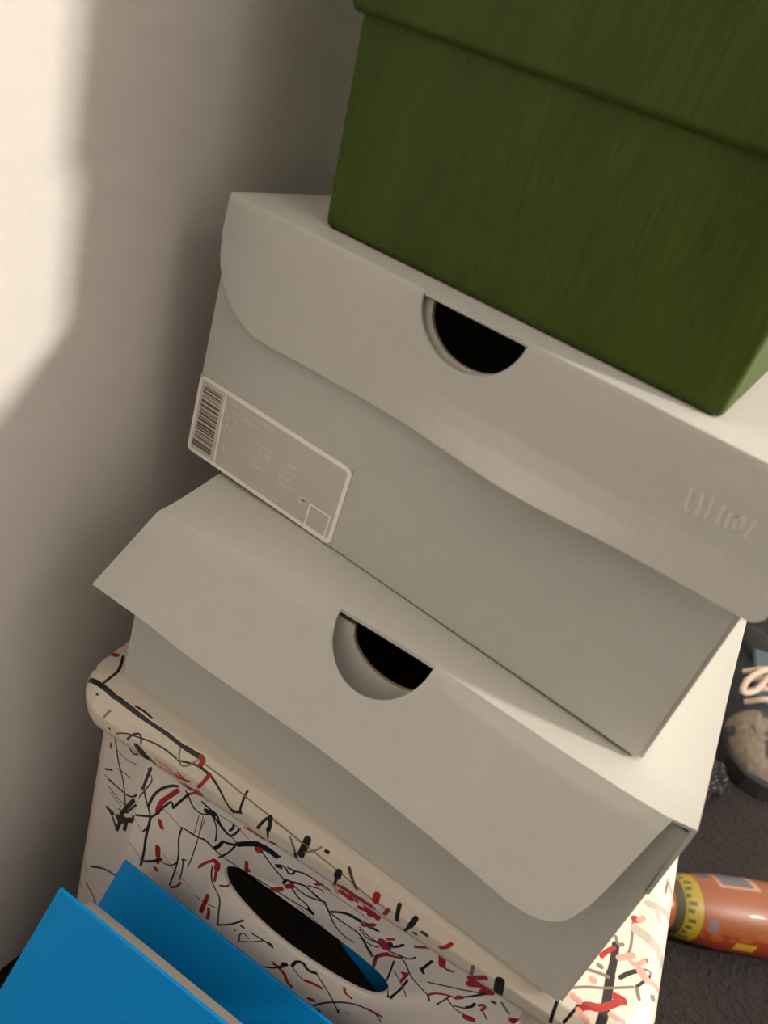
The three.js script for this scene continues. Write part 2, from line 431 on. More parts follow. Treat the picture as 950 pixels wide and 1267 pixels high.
paintLid(`R2.9 229.1 -20.2 236.1 -16.2
R2.9 232.8 -19 241.9 -16.2
R2.9 236.5 -17.9 244.1 -17.3
R3.8 242.8 -4.3 243.5 -9.4
R2.2 252.3 -9 251.9 -16.2
K2.2 256.9 -1.4 259.5 -12.7
R3.3 242.7 -4.3 243.9 -9.6
R2.0 252.6 -8.6 251.8 -16.1
K2.0 256.9 -1.7 259.8 -14
K2.9 268.7 -2.9 267.9 -11.4
K1.7 267.9 -11.4 266.8 -19.4
B2.2 272.3 -15.1 273.1 -14.9`);
paintLid(`B2.4 276 -9 278.7 -9
R2.2 289 -12.4 291.5 -7.9 293 -4.1
G2.0 309.7 -9.4 311.7 -19.5
R3.3 313.5 -21.1 318.6 -12.1
K4.9 326.2 -7 328.4 -15 329.2 -18.6
G1.6 309.8 -8.8 311.5 -19.2
K1.6 357.4 3.5 358.2 -2.9 360.7 -13.2
K4.0 381 54.9 381.9 43.1 381.6 34.9
K4.7 381.6 34.9 382 25.6 382.5 16.6 382.9 4.9
R2.4 374.1 42.3 376.7 47.7 380.5 52.5
R3.5 369.4 5.6 372.6 9.5 379.1 11 384 15.8 390.5 23.4
R4.3 387 23.3 391.3 23.9`);
paintLid(`K1.4 366 -6.2 366.7 1.1 369.6 8.2
P2.8 363.8 9.2 368.5 8.7
P2.8 369.5 4.5 376 1.9
G1.3 360.3 11.2 368.4 17.7 380.4 24.5 395.5 35.7
K2.1 387.2 36.4 391.6 42.8 398 48.7
G1.4 397.9 49.2 402.9 52.6 405.4 51.3 401.5 43.7
K1.4 404.4 49.1 400.8 42.7 397.2 36.8
G2.1 397.7 36.2 399.9 31.1
G3.1 408.6 38.4 410.3 39.5
G1.5 388.5 77.7 389.6 68.5 390.1 57.1 388.1 52.1
R4.0 389.1 80.3 390.9 81.1
P3.1 391.9 81.2 394.2 85.1`);
paintLid(`P3.1 384.2 47.8 392.3 55.4
R2.1 398 54.3 400.4 57.5
P2.4 390.1 51.8 393.5 48.1 399.6 56.4
G1.9 380 60.6 381.9 55.5 385.1 58.3
G1.8 368.6 29 374.6 31.1 380.7 32.4
P3.5 371.9 24.4 373.1 24.8
P3.5 406.7 125.7 410.1 123.1 411.8 121.9
G1.9 406.9 124.5 406 115.1
S3.5 402.7 94.7 405.1 91.8
P2.6 403.1 45.7 414.5 48.6
P4.7 398.1 48.3 402.1 46
S5.9 391.1 73.9 400.9 73.1 414.8 68`);
paintLid(`S4.3 395.3 97.6 405 99.8 415.5 102.8
S3.1 407.4 67 413.3 64.9
P2.4 385.9 11.8 394.3 12.9
G2.4 373.7 35.4 375.5 35.7`);
const [sc_, sx_] = newCanvas(512, 512, '#d9d2c8');
randomSpatter(sx_, 40, u => u * 1.28, v => v * 1.28, 1.6, 400, 400);
M.totePanel = new THREE.MeshStandardMaterial({ map: canvasTex(pc), roughness: 0.45 });
M.toteLid = new THREE.MeshStandardMaterial({ map: canvasTex(lc), roughness: 0.38 });
const sideT = canvasTex(sc_); sideT.wrapS = sideT.wrapT = THREE.RepeatWrapping; sideT.repeat.set(2.5, 2.5);
M.toteSide = new THREE.MeshStandardMaterial({ map: sideT, roughness: 0.45 });

// ------------------------------------------------------------ the room
const X0 = -0.338, X1 = 3.9, Z0 = -2.3, Z1 = 3.0, HC = 2.5;
function slab(x0, x1, y0, y1, z0, z1, axes) {
  const g = box(x0, x1, y0, y1, z0, z1), p = g.attributes.position, n = g.attributes.normal, uv = g.attributes.uv;
  for (let i = 0; i < p.count; i++) {
    const ax = Math.abs(n.getX(i)), ay = Math.abs(n.getY(i));
    if (ax > 0.5) uv.setXY(i, p.getZ(i), p.getY(i)); else if (ay > 0.5) uv.setXY(i, p.getX(i), p.getZ(i)); else uv.setXY(i, p.getX(i), p.getY(i));
  }
  return g;
}
struct('floor', slab(X0 - 0.1, X1 + 0.1, -0.1, 0, Z0 - 0.1, Z1 + 0.1), M.carpet);
struct('ceiling', slab(X0 - 0.1, X1 + 0.1, HC, HC + 0.1, Z0 - 0.1, Z1 + 0.1), M.ceiling);
struct('wall_left', slab(X0 - 0.1, X0, 0, HC, Z0 - 0.1, Z1 + 0.1), M.wall);
struct('unseen_wall_right', slab(X1, X1 + 0.1, 0, HC, Z0 - 0.1, Z1 + 0.1), M.unseenWall);
struct('wall_back', slab(X0, X1, 0, HC, Z0 - 0.1, Z0), M.wall);
struct('unseen_wall_block', slab(X0, 0.02, 0, HC, Z0, -0.62), M.wall);          // unseen block behind the stack, placed to darken the wall gap
struct('unseen_wall_front', slab(X0, X1, 0, HC, Z1, Z1 + 0.1), M.unseenWall);

// ------------------------------------------------------------ unseen lamp, out of view right, placed to light the stack and left wall
{
  const l = thing('unseen_lamp', 'unseen standing lamp with a bare warm bulb, out of view to the right, lighting the box stack and left wall', 'lamp', [LAMP.x, 0, LAMP.z]);
  part('base', lathe([[0, 0], [0.11, 0], [0.115, 0.006], [0.11, 0.014], [0.02, 0.022], [0, 0.022]]), M.metal, l);
  part('pole', new THREE.CylinderGeometry(0.008, 0.008, LAMP.y - 0.085, 20).translate(0, 0.02 + (LAMP.y - 0.085) / 2, 0), M.metal, l);
  part('socket', lathe([[0, 0], [0.013, 0], [0.016, 0.01], [0.016, 0.034], [0.012, 0.04], [0, 0.04]]).translate(0, LAMP.y - 0.072, 0), M.metal, l);
  const glow = new THREE.MeshStandardMaterial({ color: 0xffffff, emissive: LAMP_COLOR, emissiveIntensity: 6 });
  part('bulb', new THREE.SphereGeometry(0.036, 32, 24).translate(0, LAMP.y, 0), glow, l);
  const p = new THREE.PointLight(LAMP_COLOR, LAMP_POWER, 0, 2); p.position.set(0, LAMP.y, 0);
  p.castShadow = true; p.shadow.radius = 3.2; p.shadow.mapSize.set(2048, 2048); p.shadow.bias = -0.0005; l.add(p);
}

// ------------------------------------------------------------ storage tote with paint-spattered sides and lid
const toteTurn = 0.161, totePos = [-0.292, 0, -0.256];
{
  const t = thing('storage_tote', 'white plastic storage tote spattered with black and red paint under the grey boxes', 'storage tote', totePos, toteTurn);
  const yt = 0.4265;                                     // walls end under the lid
  const fuv = g => { const p = g.attributes.position, uv = g.attributes.uv; for (let i = 0; i < p.count; i++) uv.setXY(i, p.getX(i) / TW, p.getY(i) / 0.44); return g; };
  // front panel with the slot
  const sh = new THREE.Shape(); const a0 = 0.0665, a1 = TW - 0.0665;
  sh.moveTo(a0, 0.003); sh.lineTo(a1, 0.003); sh.lineTo(a1, yt); sh.lineTo(a0, yt); sh.closePath();
  const hole = new THREE.Path(), slot = [[0.1452, 0.3568], [0.1480, 0.3640], [0.1560, 0.3686], [0.1760, 0.3680], [0.2220, 0.3662], [0.2640, 0.3618], [0.2745, 0.3570], [0.2780, 0.3490], [0.2705, 0.3335], [0.2344, 0.3247], [0.1866, 0.3271], [0.1520, 0.3425]];
  const loop = new THREE.CatmullRomCurve3(slot.map(p => { const d = V(p[0] - 0.2117, (p[1] - 0.3468) * 3, 0).normalize().multiplyScalar(0.0025); return V(p[0] + d.x - 0.0015, p[1] + d.y - 0.0010, 0); }), true, 'centripetal');
  loop.getPoints(72).forEach((p, i) => i ? hole.lineTo(p.x, p.y) : hole.moveTo(p.x, p.y));
  sh.holes.push(hole);
  const fp = new THREE.ExtrudeGeometry(sh, { depth: 0.0008, bevelEnabled: true, bevelThickness: 0.002, bevelSize: 0.002, bevelSegments: 4, curveSegments: 8 });
  fp.translate(0, 0, -0.0148);                            // face at z = -0.012
  part('front_panel', fuv(toCreasedNormals(fp, 0.7)), M.totePanel, t);
  // corner posts and the other three walls: one outline swept down
  const out = [];                                        // plan outline from the panel's left edge, round the back, to its right edge
  const arc = (cx, cz, r, a, b, n = 8) => { for (let i = 0; i <= n; i++) { const k = lerp(a, b, i / n); out.push([cx + r * Math.cos(k), cz + r * Math.sin(k)]); } };
  out.push([0.070, -0.0155], [0.0665, -0.0145], [0.0560, -0.0270], [0.052, -0.0280]);
  arc(0.027, -0.049, 0.021, Math.PI / 2, Math.PI);
  arc(0.027, -TD + 0.027, 0.021, Math.PI, Math.PI * 1.5);
  arc(TW - 0.027, -TD + 0.027, 0.021, -Math.PI / 2, 0);
  arc(TW - 0.027, -0.049, 0.021, 0, Math.PI / 2);
  out.push([TW - 0.052, -0.0280], [TW - 0.0560, -0.0270], [TW - 0.0665, -0.0145], [TW - 0.070, -0.0155]);
  const body = (inset, flip) => {
    const pos = [], uv = []; let s = 0; const cx = TW / 2, cz = -TD / 2;
    const at = (p, y) => { const k = 1 - 0.012 * (1 - y / yt); return [cx + (p[0] - cx) * k * (1 - inset / 0.2), y, cz + (p[1] - cz) * lerp(k, 1, p[1] > -0.06 ? 1 : 0) * (1 - inset / 0.15)]; };
    const ys = lin(0.003, yt, 6);
    for (let i = 0; i + 1 < out.length; i++) {
      const L = Math.hypot(out[i + 1][0] - out[i][0], out[i + 1][1] - out[i][1]);
      for (let j = 0; j < 6; j++) {
        const A = at(out[i], ys[j]), B = at(out[i + 1], ys[j]), C = at(out[i + 1], ys[j + 1]), D = at(out[i], ys[j + 1]);
        const f = [A, D, C, A, C, B]; if (flip) f.reverse();
        const w = [[s, ys[j]], [s, ys[j + 1]], [s + L, ys[j + 1]], [s, ys[j]], [s + L, ys[j + 1]], [s + L, ys[j]]]; if (flip) w.reverse();
        f.forEach(p => pos.push(...p)); w.forEach(p => uv.push(...p));
      }
      s += L;
    }
    const g = new THREE.BufferGeometry(); g.setAttribute('position', new THREE.Float32BufferAttribute(pos, 3)); g.setAttribute('uv', new THREE.Float32BufferAttribute(uv, 2)); g.computeVertexNormals(); return toCreasedNormals(g, 0.5);
  };
  const bw = body(0, false), bi = body(0.003, true);
  // the front-facing strips take the front's paint, the rest the general spatter
  const split = (g, front) => {
    const p = g.attributes.position, pos = [], uv = []; const src = g.attributes.uv;
    for (let i = 0; i < p.count; i += 3) {
      const mx = (p.getX(i) + p.getX(i + 1) + p.getX(i + 2)) / 3, mz = (p.getZ(i) + p.getZ(i + 1) + p.getZ(i + 2)) / 3, isF = mz > -0.05 ? (mx < TW / 2 ? -1 : 1) : 0;
      if (isF !== front) continue; 
      for (let k = 0; k < 3; k++) { pos.push(p.getX(i + k), p.getY(i + k), p.getZ(i + k)); front ? uv.push(p.getX(i + k) / TW, p.getY(i + k) / 0.44) : uv.push(src.getX(i + k), src.getY(i + k)); }
    }
    const o = new THREE.BufferGeometry(); o.setAttribute('position', new THREE.Float32BufferAttribute(pos, 3)); o.setAttribute('uv', new THREE.Float32BufferAttribute(uv, 2)); o.computeVertexNormals(); return toCreasedNormals(o, 0.5);
  };
  for (const side of [-1, 1]) part('corner_post', split(bw, side), M.totePanel, t);
  part('side_wall', [split(bw, 0), bi], M.toteSide, t);
  part('bottom', rbox(0.034, TW - 0.034, 0, 0.006, -TD + 0.03, -0.018), M.plasticWhite, t);
  // lid: a flat top that rolls over into a rounded rim
  const prof = [[-0.033, TT], [-0.016, TT]];
  for (let i = 1; i <= 10; i++) { const a = i / 10 * Math.PI / 2; prof.push([-0.016 + 0.016 * Math.sin(a), TT - 0.016 + 0.016 * Math.cos(a)]); }
  prof.push([-0.001, 0.432], [-0.0022, 0.4265], [-0.0045, 0.4235], [-0.008, 0.4225], [-0.0115, 0.4235], [-0.0115, TT - 0.004], [-0.033, TT - 0.004]);
  const rp = []; const R = 0.034;
  const rarc = (cx, cz, a, b) => { for (let i = 0; i <= 10; i++) { const k = lerp(a, b, i / 10); rp.push([cx + R * Math.cos(k), cz + R * Math.sin(k), Math.cos(k), Math.sin(k)]); } };
  rarc(R, -R, Math.PI / 2, Math.PI); rarc(R, -TD + R, Math.PI, Math.PI * 1.5); rarc(TW - R, -TD + R, -Math.PI / 2, 0); rarc(TW - R, -R, 0, Math.PI / 2);
  const arcLen = [0]; for (let i = 1; i < prof.length; i++) arcLen.push(arcLen[i - 1] + Math.hypot(prof[i][0] - prof[i - 1][0], prof[i][1] - prof[i - 1][1]));
  const lp = [], lu = [];
  const at = (o, k) => { const d = prof[k][0]; return [o[0] + o[2] * Math.max(d, -R), prof[k][1], o[1] + o[3] * Math.max(d, -R)]; };
  const uvOf = (o, k) => { const e = -0.033 + arcLen[k], x = o[0] + o[2] * e, z = o[1] + o[3] * e; return [(x * 1000 + 30) * 4 / 1900, 1 - (-z * 1000 + 50) * 4 / 1520]; };
  const n = rp.length;
  for (let i = 0; i < n; i++) for (let k = 0; k + 1 < prof.length; k++) {
    const a = rp[i], b = rp[(i + 1) % n];
    const A = at(a, k), B = at(b, k), C = at(b, k + 1), D = at(a, k + 1), f = [A, C, B, A, D, C], w = [uvOf(a, k), uvOf(b, k + 1), uvOf(b, k), uvOf(a, k), uvOf(a, k + 1), uvOf(b, k + 1)];
    f.forEach(p => lp.push(...p)); w.forEach(p => lu.push(...p));
  }
  // middle of the lid, above and below
  for (const [k, up] of [[0, 1], [prof.length - 1, 0]]) {
    const ring = rp.map(o => at(o, k)), tris = THREE.ShapeUtils.triangulateShape(ring.map(p => new THREE.Vector2(p[0], p[2])), []);
    for (const tr of tris) {
      const P = tr.map(i => ring[i]), up0 = (P[1][2] - P[0][2]) * (P[2][0] - P[0][0]) - (P[1][0] - P[0][0]) * (P[2][2] - P[0][2]) > 0;
      if (up0 !== !!up) P.reverse();
      for (const p of P) { lp.push(...p); lu.push((p[0] * 1000 + 30) * 4 / 1900, 1 - (-p[2] * 1000 + 50) * 4 / 1520); }
    }
  }
  const lg = new THREE.BufferGeometry(); lg.setAttribute('position', new THREE.Float32BufferAttribute(lp, 3)); lg.setAttribute('uv', new THREE.Float32BufferAttribute(lu, 2)); lg.computeVertexNormals();
  part('lid', toCreasedNormals(lg, 0.6), M.toteLid, t, 'rounded lid rim with smeared red and black paint');
}
// what shows through the slot: a blue folder inside
{
  const h = new THREE.Group(); h.position.set(...totePos); h.rotation.y = toteTurn; h.updateMatrix();
  const q = new THREE.Shape(); [[0.2355, 0.327], [0.345, 0.257], [0.365, 0.36], [0.288, 0.40]].forEach((p, k) => k ? q.lineTo(...p) : q.moveTo(...p)); q.closePath();
  const f = new THREE.Mesh(new THREE.ExtrudeGeometry(q, { depth: 0.003, bevelEnabled: false }).translate(0, 0, -0.0375), M.blue); f.name = numbered('blue_folder'); f.castShadow = f.receiveShadow = true;
  f.position.copy(h.position); f.rotation.y = toteTurn;
  tag(f, 'blue folder inside the tote, its edge showing in the right end of the slot', 'folder'); scene.add(f);
}

// ------------------------------------------------------------ shoeboxes
function shoebox(o) {
  const t = thing('shoebox', o.label, 'shoebox', o.pos, o.yaw); t.rotation.order = 'YXZ'; t.rotation.z = o.roll || 0;
  const { w, h, d } = o, th = 0.0022;
  // base: front wall with a thumb cut, plain sides, back and bottom
  const cut = o.cut, us = [...lin(0, cut.c - cut.r, 10), ...lin(cut.c - cut.r, cut.c + cut.r, 40).slice(1), ...lin(cut.c + cut.r, w, 10).slice(1)];
  const hb = h - (o.gap || 0.002);
  const cutTop = u => Math.abs(u - cut.c) < cut.r ? cut.d * Math.sqrt(1 - ((u - cut.c) / cut.r) ** 2) : 0;
  const bow = o.bow || (() => 0);
  const front = sheet(us, u => Math.max(cutTop(u), (o.drop || (() => 0))(u)), () => hb, 14, (u, v) => V(u, hb - v, bow(u, v)), 0.0009);
  const drop = o.drop || (() => 0), side = (x, u) => sheet([0, 1], () => drop(u), () => hb, 6, (k, v) => V(x, hb - v, lerp(-d, bow(u, v) - th, k)), th);
  const sideL = side(th, 0), sideR = side(w, w), back = box(th, w - th, 0, hb, -d, -d + th), bot = box(th, w - th, 0, th, -d + th, -th - 0.012);
  part('base', [front, sideL, sideR, back, bot], M.card, t);
  const lining = sheet(us, u => Math.max(cutTop(u), drop(u)) + 0.0002, () => hb, 14, (u, v) => V(u, hb - v, bow(u, v) - 0.00095), 0.0022);
  part('lining', [lining, box(th + 0.0004, th + 0.0014, th + 0.001, hb - 0.016, -d + 0.004, -0.018), box(w - th - 0.0014, w - th - 0.0004, th + 0.001, hb - 0.004, -d + 0.004, -0.018), box(th + 0.002, w - th - 0.002, th + 0.0005, th + 0.0015, -d + 0.005, -0.016)], M.kraft, t, 'brown board inside and along the cut edges');
  // lid top
  const A = V(...o.A), B = V(...o.B), D = V(...o.D), C = V(...o.C), nU = lin(0, 1, 24);
  const sag = o.sag || (() => 0);
  const topMap = (u, v) => { const p = A.clone().lerp(B, u).lerp(D.clone().lerp(C, u), v); p.y += sag(u, v); return p; };
  // thickness below the top face: rolled front edge
  part('lid', [sheet(nU, () => 0, () => 1, 16, (u, v) => topMap(u, 1 - v), 0.0022),
    sideFlap(topMap, 0, o.sideDrop, -1, o.sideTh, o.sideFlare), sideFlap(topMap, 1, o.sideDrop, 1, o.sideTh, o.sideFlare)], M.card, t);
  // front flap
  const W = o.flap.u1, hc = o.hole, u0 = o.flap.u0, len = B.distanceTo(A), ux = B.clone().sub(A).normalize(), uy = V(0, 1, 0).addScaledVector(ux, -ux.y).normalize(), uz = ux.clone().cross(uy);
  const fmap = (u, v) => {
    const k = u / len, H = topMap(Math.min(1, Math.max(0, k)), 0); if (k > 1) H.addScaledVector(ux, u - len); if (k < 0) H.addScaledVector(ux, u);
    const th_ = o.flap.lean(u), [du, dn] = o.flap.warp ? o.flap.warp(u, v) : [0, 0];
    return H.addScaledVector(ux, du).addScaledVector(uy, -v * Math.cos(th_) + dn * Math.sin(th_)).addScaledVector(uz, v * Math.sin(th_) + dn * Math.cos(th_) + 0.0012 * (1 - Math.exp(-v / 0.002)));
  };
  const fu = [...lin(u0, u0 + 0.05, 24), ...lin(u0 + 0.05, hc.c - hc.r, 12).slice(1), ...lin(0, 1, 48).map(k => hc.c - hc.r * Math.cos(k * Math.PI)).slice(1), ...lin(hc.c + hc.r, W - 0.055, 12).slice(1), ...lin(W - 0.055, W, 30).slice(1)];
  const holeV = u => Math.abs(u - hc.c) < hc.r ? Math.max(0.0012, hc.d * Math.sqrt(Math.max(0, 1 - ((u - hc.c) / hc.r) ** 2))) : 0;
  part('front_flap', sheet(fu, holeV, o.flap.bot, 20, fmap, 0.0016), M.card, t, o.flap.label);
  return { t, fmap, th };
}
function sideFlap(topMap, u, drop, sgn, th, flare) {
  return sheet(lin(0, 1, 12), () => 0, () => drop, 3, (s, v) => {
    const p = topMap(u, sgn > 0 ? s : 1 - s); return p.add(V(sgn * (0.0002 + v * Math.sin(flare)), -v * Math.cos(flare) - 0.0005, 0));
  }, th);
}
// lower grey box
const lower = shoebox({
  label: 'lower grey shoebox sitting on the tote, its front flap standing away', pos: [-0.271, TT, -0.286], yaw: 0.081, w: 0.332, h: 0.147, d: 0.245, gap: 0.004,
  bow: (u, v) => (-0.0110 * Math.min(1, u / 0.332 + 0.05) - 0.0015) * (1 - v / 0.143), drop: u => 0.013 * Math.max(0, 1 - u / 0.07),
  cut: { c: 0.1690, r: 0.0285, d: 0.0210 },
  A: [0.0035, 0.149, -0.003], B: [0.333, 0.149, -0.0086], D: [-0.002, 0.149, -0.247], C: [0.330, 0.149, -0.25],
  sag: (u, v) => -0.0095 * Math.exp(-((u / 0.15) ** 2 + (v / 0.2) ** 2)) + 0.0026 * smooth(0.955, 0.975, u) + 0.0022 * Math.exp(-(((u - 0.12) / 0.07) ** 2 + ((v - 0.02) / 0.06) ** 2)) - 0.0015 * Math.sin(u * 9) * Math.exp(-v / 0.05),
  sideDrop: 0.052, sideTh: 0.002, sideFlare: 0.03,
  hole: { c: 0.1565, r: 0.0295, d: 0.0345 },
  flap: {
    label: 'front flap leaning out, with a half-round thumb hole', u0: -0.0005, u1: 0.318,
    lean: u => lerp(0.42, 0.44, u / 0.32),
    warp: (u, v) => [-(u < 0.1 ? (1 - u / 0.1) * v * 0.31 : 0), 0],
    bot: u => table([0, 0.09, 0.15, 0.2, 0.25, 0.272, 0.283, 0.291, 0.297, 0.301, 0.304, 0.307, 0.3095, 0.311, 0.313, 0.315, 0.3165, 0.318],
      [0.0705, 0.0705, 0.072, 0.0745, 0.077, 0.079, 0.0788, 0.077, 0.074, 0.0705, 0.065, 0.057, 0.046, 0.0385, 0.027, 0.0155, 0.0075, 0.0015])(u) - 0.0088 * Math.exp(-((u / 0.0484) ** 2)),
  },
});
// upper grey box with the sticker
const upper = shoebox({
  label: 'upper grey shoebox with a bordered barcode sticker, directly under the green box', pos: [-0.3016, TT + 0.149 + 0.0002, -0.34], yaw: 0, roll: 0.0063, w: 0.3239, h: 0.1615, d: 0.245,
  cut: { c: 0.1615, r: 0.0275, d: 0.0225 },
  A: [-0.0006, 0.163, 0.003], B: [0.3335, 0.163, 0.003], D: [-0.0002, 0.163, -0.247], C: [0.3335, 0.163, -0.247],
  sideDrop: 0.02, sideTh: 0.0022, sideFlare: 0.0,
  bow: (u, v) => 0.0006 * Math.sin(u / 0.3239 * Math.PI) * Math.sin(v / 0.16 * Math.PI),
  hole: { c: 0.1595, r: 0.0295, d: 0.0275 },
  flap: {
    label: 'front flap with a half-round thumb hole and a curling lower edge', u0: 0, u1: 0.3355,
    lean: u => 0.03 + 0.05 * smooth(0.12, 0.3, u),
    warp: (u, v) => [0, 0.009 * smooth(0.047, 0.066, v) * Math.exp(-(((u - 0.215) / 0.045) ** 2)) + 0.0025 * smooth(0.04, 0.066, v) * smooth(0.1, 0.2, u)],
    bot: u => { if (u < 0.045) { const k = 1 - u / 0.045; return 0.067 - 0.046 * (1 - Math.sqrt(Math.max(0, 1 - k * k))); } const s = table([0.045, 0.08, 0.2, 0.33], [0.067, 0.066, 0.0635, 0.0615])(u); if (u > 0.3275) { const k = (u - 0.3275) / 0.008; return s - 0.012 * (1 - Math.sqrt(Math.max(0, 1 - k * k))); } return s; },
  },
});
// pale lettering on the upper flap: thin printed strokes
{
  const strokes = [[281.7, 22.6, 282.8, 29.5, 283.7, 32.5], [286.4, 22.7, 288.2, 28.5, 288.6, 32.4], [291.1, 22, 292.2, 29.3, 292.3, 31.7], [296.4, 22.7, 297.2, 29.1, 297.6, 31.8], [299.9, 24, 301.0, 31.2], [302.4, 24.1, 304.2, 30.4], [305.2, 22.9, 306.5, 28.5], [299.9, 24, 302.4, 25, 304.7, 24], [283.7, 32.5, 286, 32.2], [309.9, 22.2, 309.7, 29.2, 309.5, 31.4]];
  const gs = strokes.map((s, i) => {
    const pts = []; for (let k = 0; k < s.length; k += 2) pts.push([s[k] / 1000, s[k + 1] / 1000]);
    const wd = i === 7 || i === 8 ? 0.0006 : 0.0009;
    return mergeGeometries(pts.slice(1).map((b, k) => {
      const a = pts[k], L = Math.hypot(b[0] - a[0], b[1] - a[1]), nx = -(b[1] - a[1]) / L, ny = (b[0] - a[0]) / L;
      return sheet([0, 1], () => -1, () => 1, 1, (u, v) => { const x = lerp(a[0], b[0], u) - nx * v * wd, y = lerp(a[1], b[1], u) - ny * v * wd; const p = upper.fmap(x, y); p.z += 0.00012; return p; }, 0.0001);
    }));
  });
  part('lettering', gs, M.print, upper.t, 'pale printed lettering on the flap');
}
// the sticker: white border, barcode, small grey print
{
  const LW = 0.1218, LH = 0.0535, S = 9000, [c, x] = newCanvas(Math.round(LW * S), Math.round(LH * S), '#c8c5bd');
  const w = c.width, h = c.height, mm = S / 1000, white = '#fffaf3', dark = '#625d57', pale = '#e0d8cd';
  x.strokeStyle = white; x.lineWidth = 3.0 * mm; x.lineJoin = 'round';
  x.beginPath(); x.roundRect(1.3 * mm, 1.3 * mm, w - 2.6 * mm, h - 2.6 * mm, 4 * mm); x.stroke();
  x.lineWidth = 1.6 * mm; x.beginPath(); x.moveTo(22.5 * mm, 2 * mm); x.lineTo(24 * mm, h - 2 * mm); x.stroke();
  x.fillStyle = '#d8d0c6'; x.fillRect(2.5 * mm, 2.5 * mm, 19.5 * mm, h - 5 * mm);
  let y = 5.5 * mm; while (y < 41 * mm) { const b = (0.5 + rnd() * 1.6) * mm; x.fillStyle = rnd() < 0.7 ? dark : '#7c766e'; x.fillRect(4.5 * mm, y, 15.5 * mm, b); y += b + (0.4 + rnd() * 1.1) * mm; }
  x.fillStyle = '#66615a'; x.fillRect(3.5 * mm, 44 * mm, 16.5 * mm, 4.2 * mm); x.fillStyle = '#a49c92'; for (let i = 0; i < 9; i++) x.fillRect((4.6 + i * 1.7) * mm, 45 * mm, 0.8 * mm, 2.2 * mm);
  const words = (x0, y0, len, ht) => { x.fillStyle = pale; let u = x0; while (u < x0 + len) { const k = ht * (0.35 + rnd() * 0.25); if (rnd() < 0.85) { x.fillRect(u * mm, y0 * mm, k * 0.35 * mm, ht * mm); x.fillRect(u * mm, (y0 + (rnd() < 0.5 ? 0 : ht * 0.42)) * mm, k * mm, ht * 0.2 * mm); } u += k + ht * 0.18; } };
  words(27, 5, 38, 2.6); words(27, 10, 26, 2.4); words(27, 14.5, 9, 3.6); words(27, 21, 10, 5); words(28, 36, 6, 4.5);
  for (const cx of [53, 74]) for (let r = 0; r < 4; r++) words(cx, 19 + r * 4.8, 12.5, 3.4);
  words(30, 47.2, 48, 1.6); words(30, 49.6, 44, 1.4);
  x.strokeStyle = white; x.lineWidth = 1.1 * mm; x.strokeRect(101 * mm, 35.8 * mm, 15.4 * mm, 15 * mm);      // an empty frame
  x.strokeStyle = '#e6ddd3'; x.lineWidth = 0.9 * mm; x.beginPath(); x.arc(95 * mm, 37 * mm, 2.3 * mm, 0.6, 5.4); x.stroke(); x.fillStyle = dark; x.fillRect(95 * mm, 36 * mm, 1.8 * mm, 1.2 * mm);
  const tx = canvasTex(c); const m = new THREE.MeshStandardMaterial({ map: tx, roughness: 0.4 });
  const hb = 0.1595, g = sheet(lin(0, LW, 12), () => 0, () => LH, 6, (u, v) => V(-0.0006 + u, LH - v + 0.0002, 0.00045 + 0.0006 * Math.sin(u / 0.3239 * Math.PI) * Math.sin((hb - LH + v) / 0.16 * Math.PI)), 0.0003);
  const uv = g.attributes.uv; for (let i = 0; i < uv.count; i++) uv.setXY(i, uv.getX(i) / LW, 1 + uv.getY(i) / LH);
  part('sticker', g, m, upper.t, 'white-edged sticker with a barcode and small print');
}

// ------------------------------------------------------------ green box on top
{
  const gy = TT + 0.149 + 0.163 + 0.0006;
  const t = thing('shoebox', 'dark green box on top of the stack, with an overhanging lid', 'shoebox', [-0.2553, gy + 0.0003, -0.3585], 0.006); t.rotation.order = 'YXZ'; t.rotation.z = 0.0063;
  const w = 0.2275, h = 0.118, d = 0.17;
  const flare = (x, y) => (x < 0.1 ? -0.009 * (y / 0.1) * (1 - x / 0.1) : 0);
  const g = new RoundedBoxGeometry(w, h, d, 6, 0.0035); g.translate(w / 2, h / 2, -d / 2);
  const p = g.attributes.position; for (let i = 0; i < p.count; i++) p.setX(i, p.getX(i) + flare(p.getX(i), p.getY(i)));
  const uvm = q => { const a = q.attributes.position, n = q.attributes.normal, uv = q.attributes.uv; for (let i = 0; i < a.count; i++) Math.abs(n.getX(i)) > 0.6 ? uv.setXY(i, a.getZ(i), a.getY(i)) : Math.abs(n.getY(i)) > 0.6 ? uv.setXY(i, a.getX(i), a.getZ(i)) : uv.setXY(i, a.getX(i), a.getY(i)); return q; };
  part('base', uvm(g), M.green, t);
  const l = new RoundedBoxGeometry(w + 0.019, 0.17, d + 0.008, 6, 0.004); l.translate(w / 2 - 0.0045, 0.0985 + 0.085, -d / 2);
  part('lid', uvm(l), M.green, t);
}

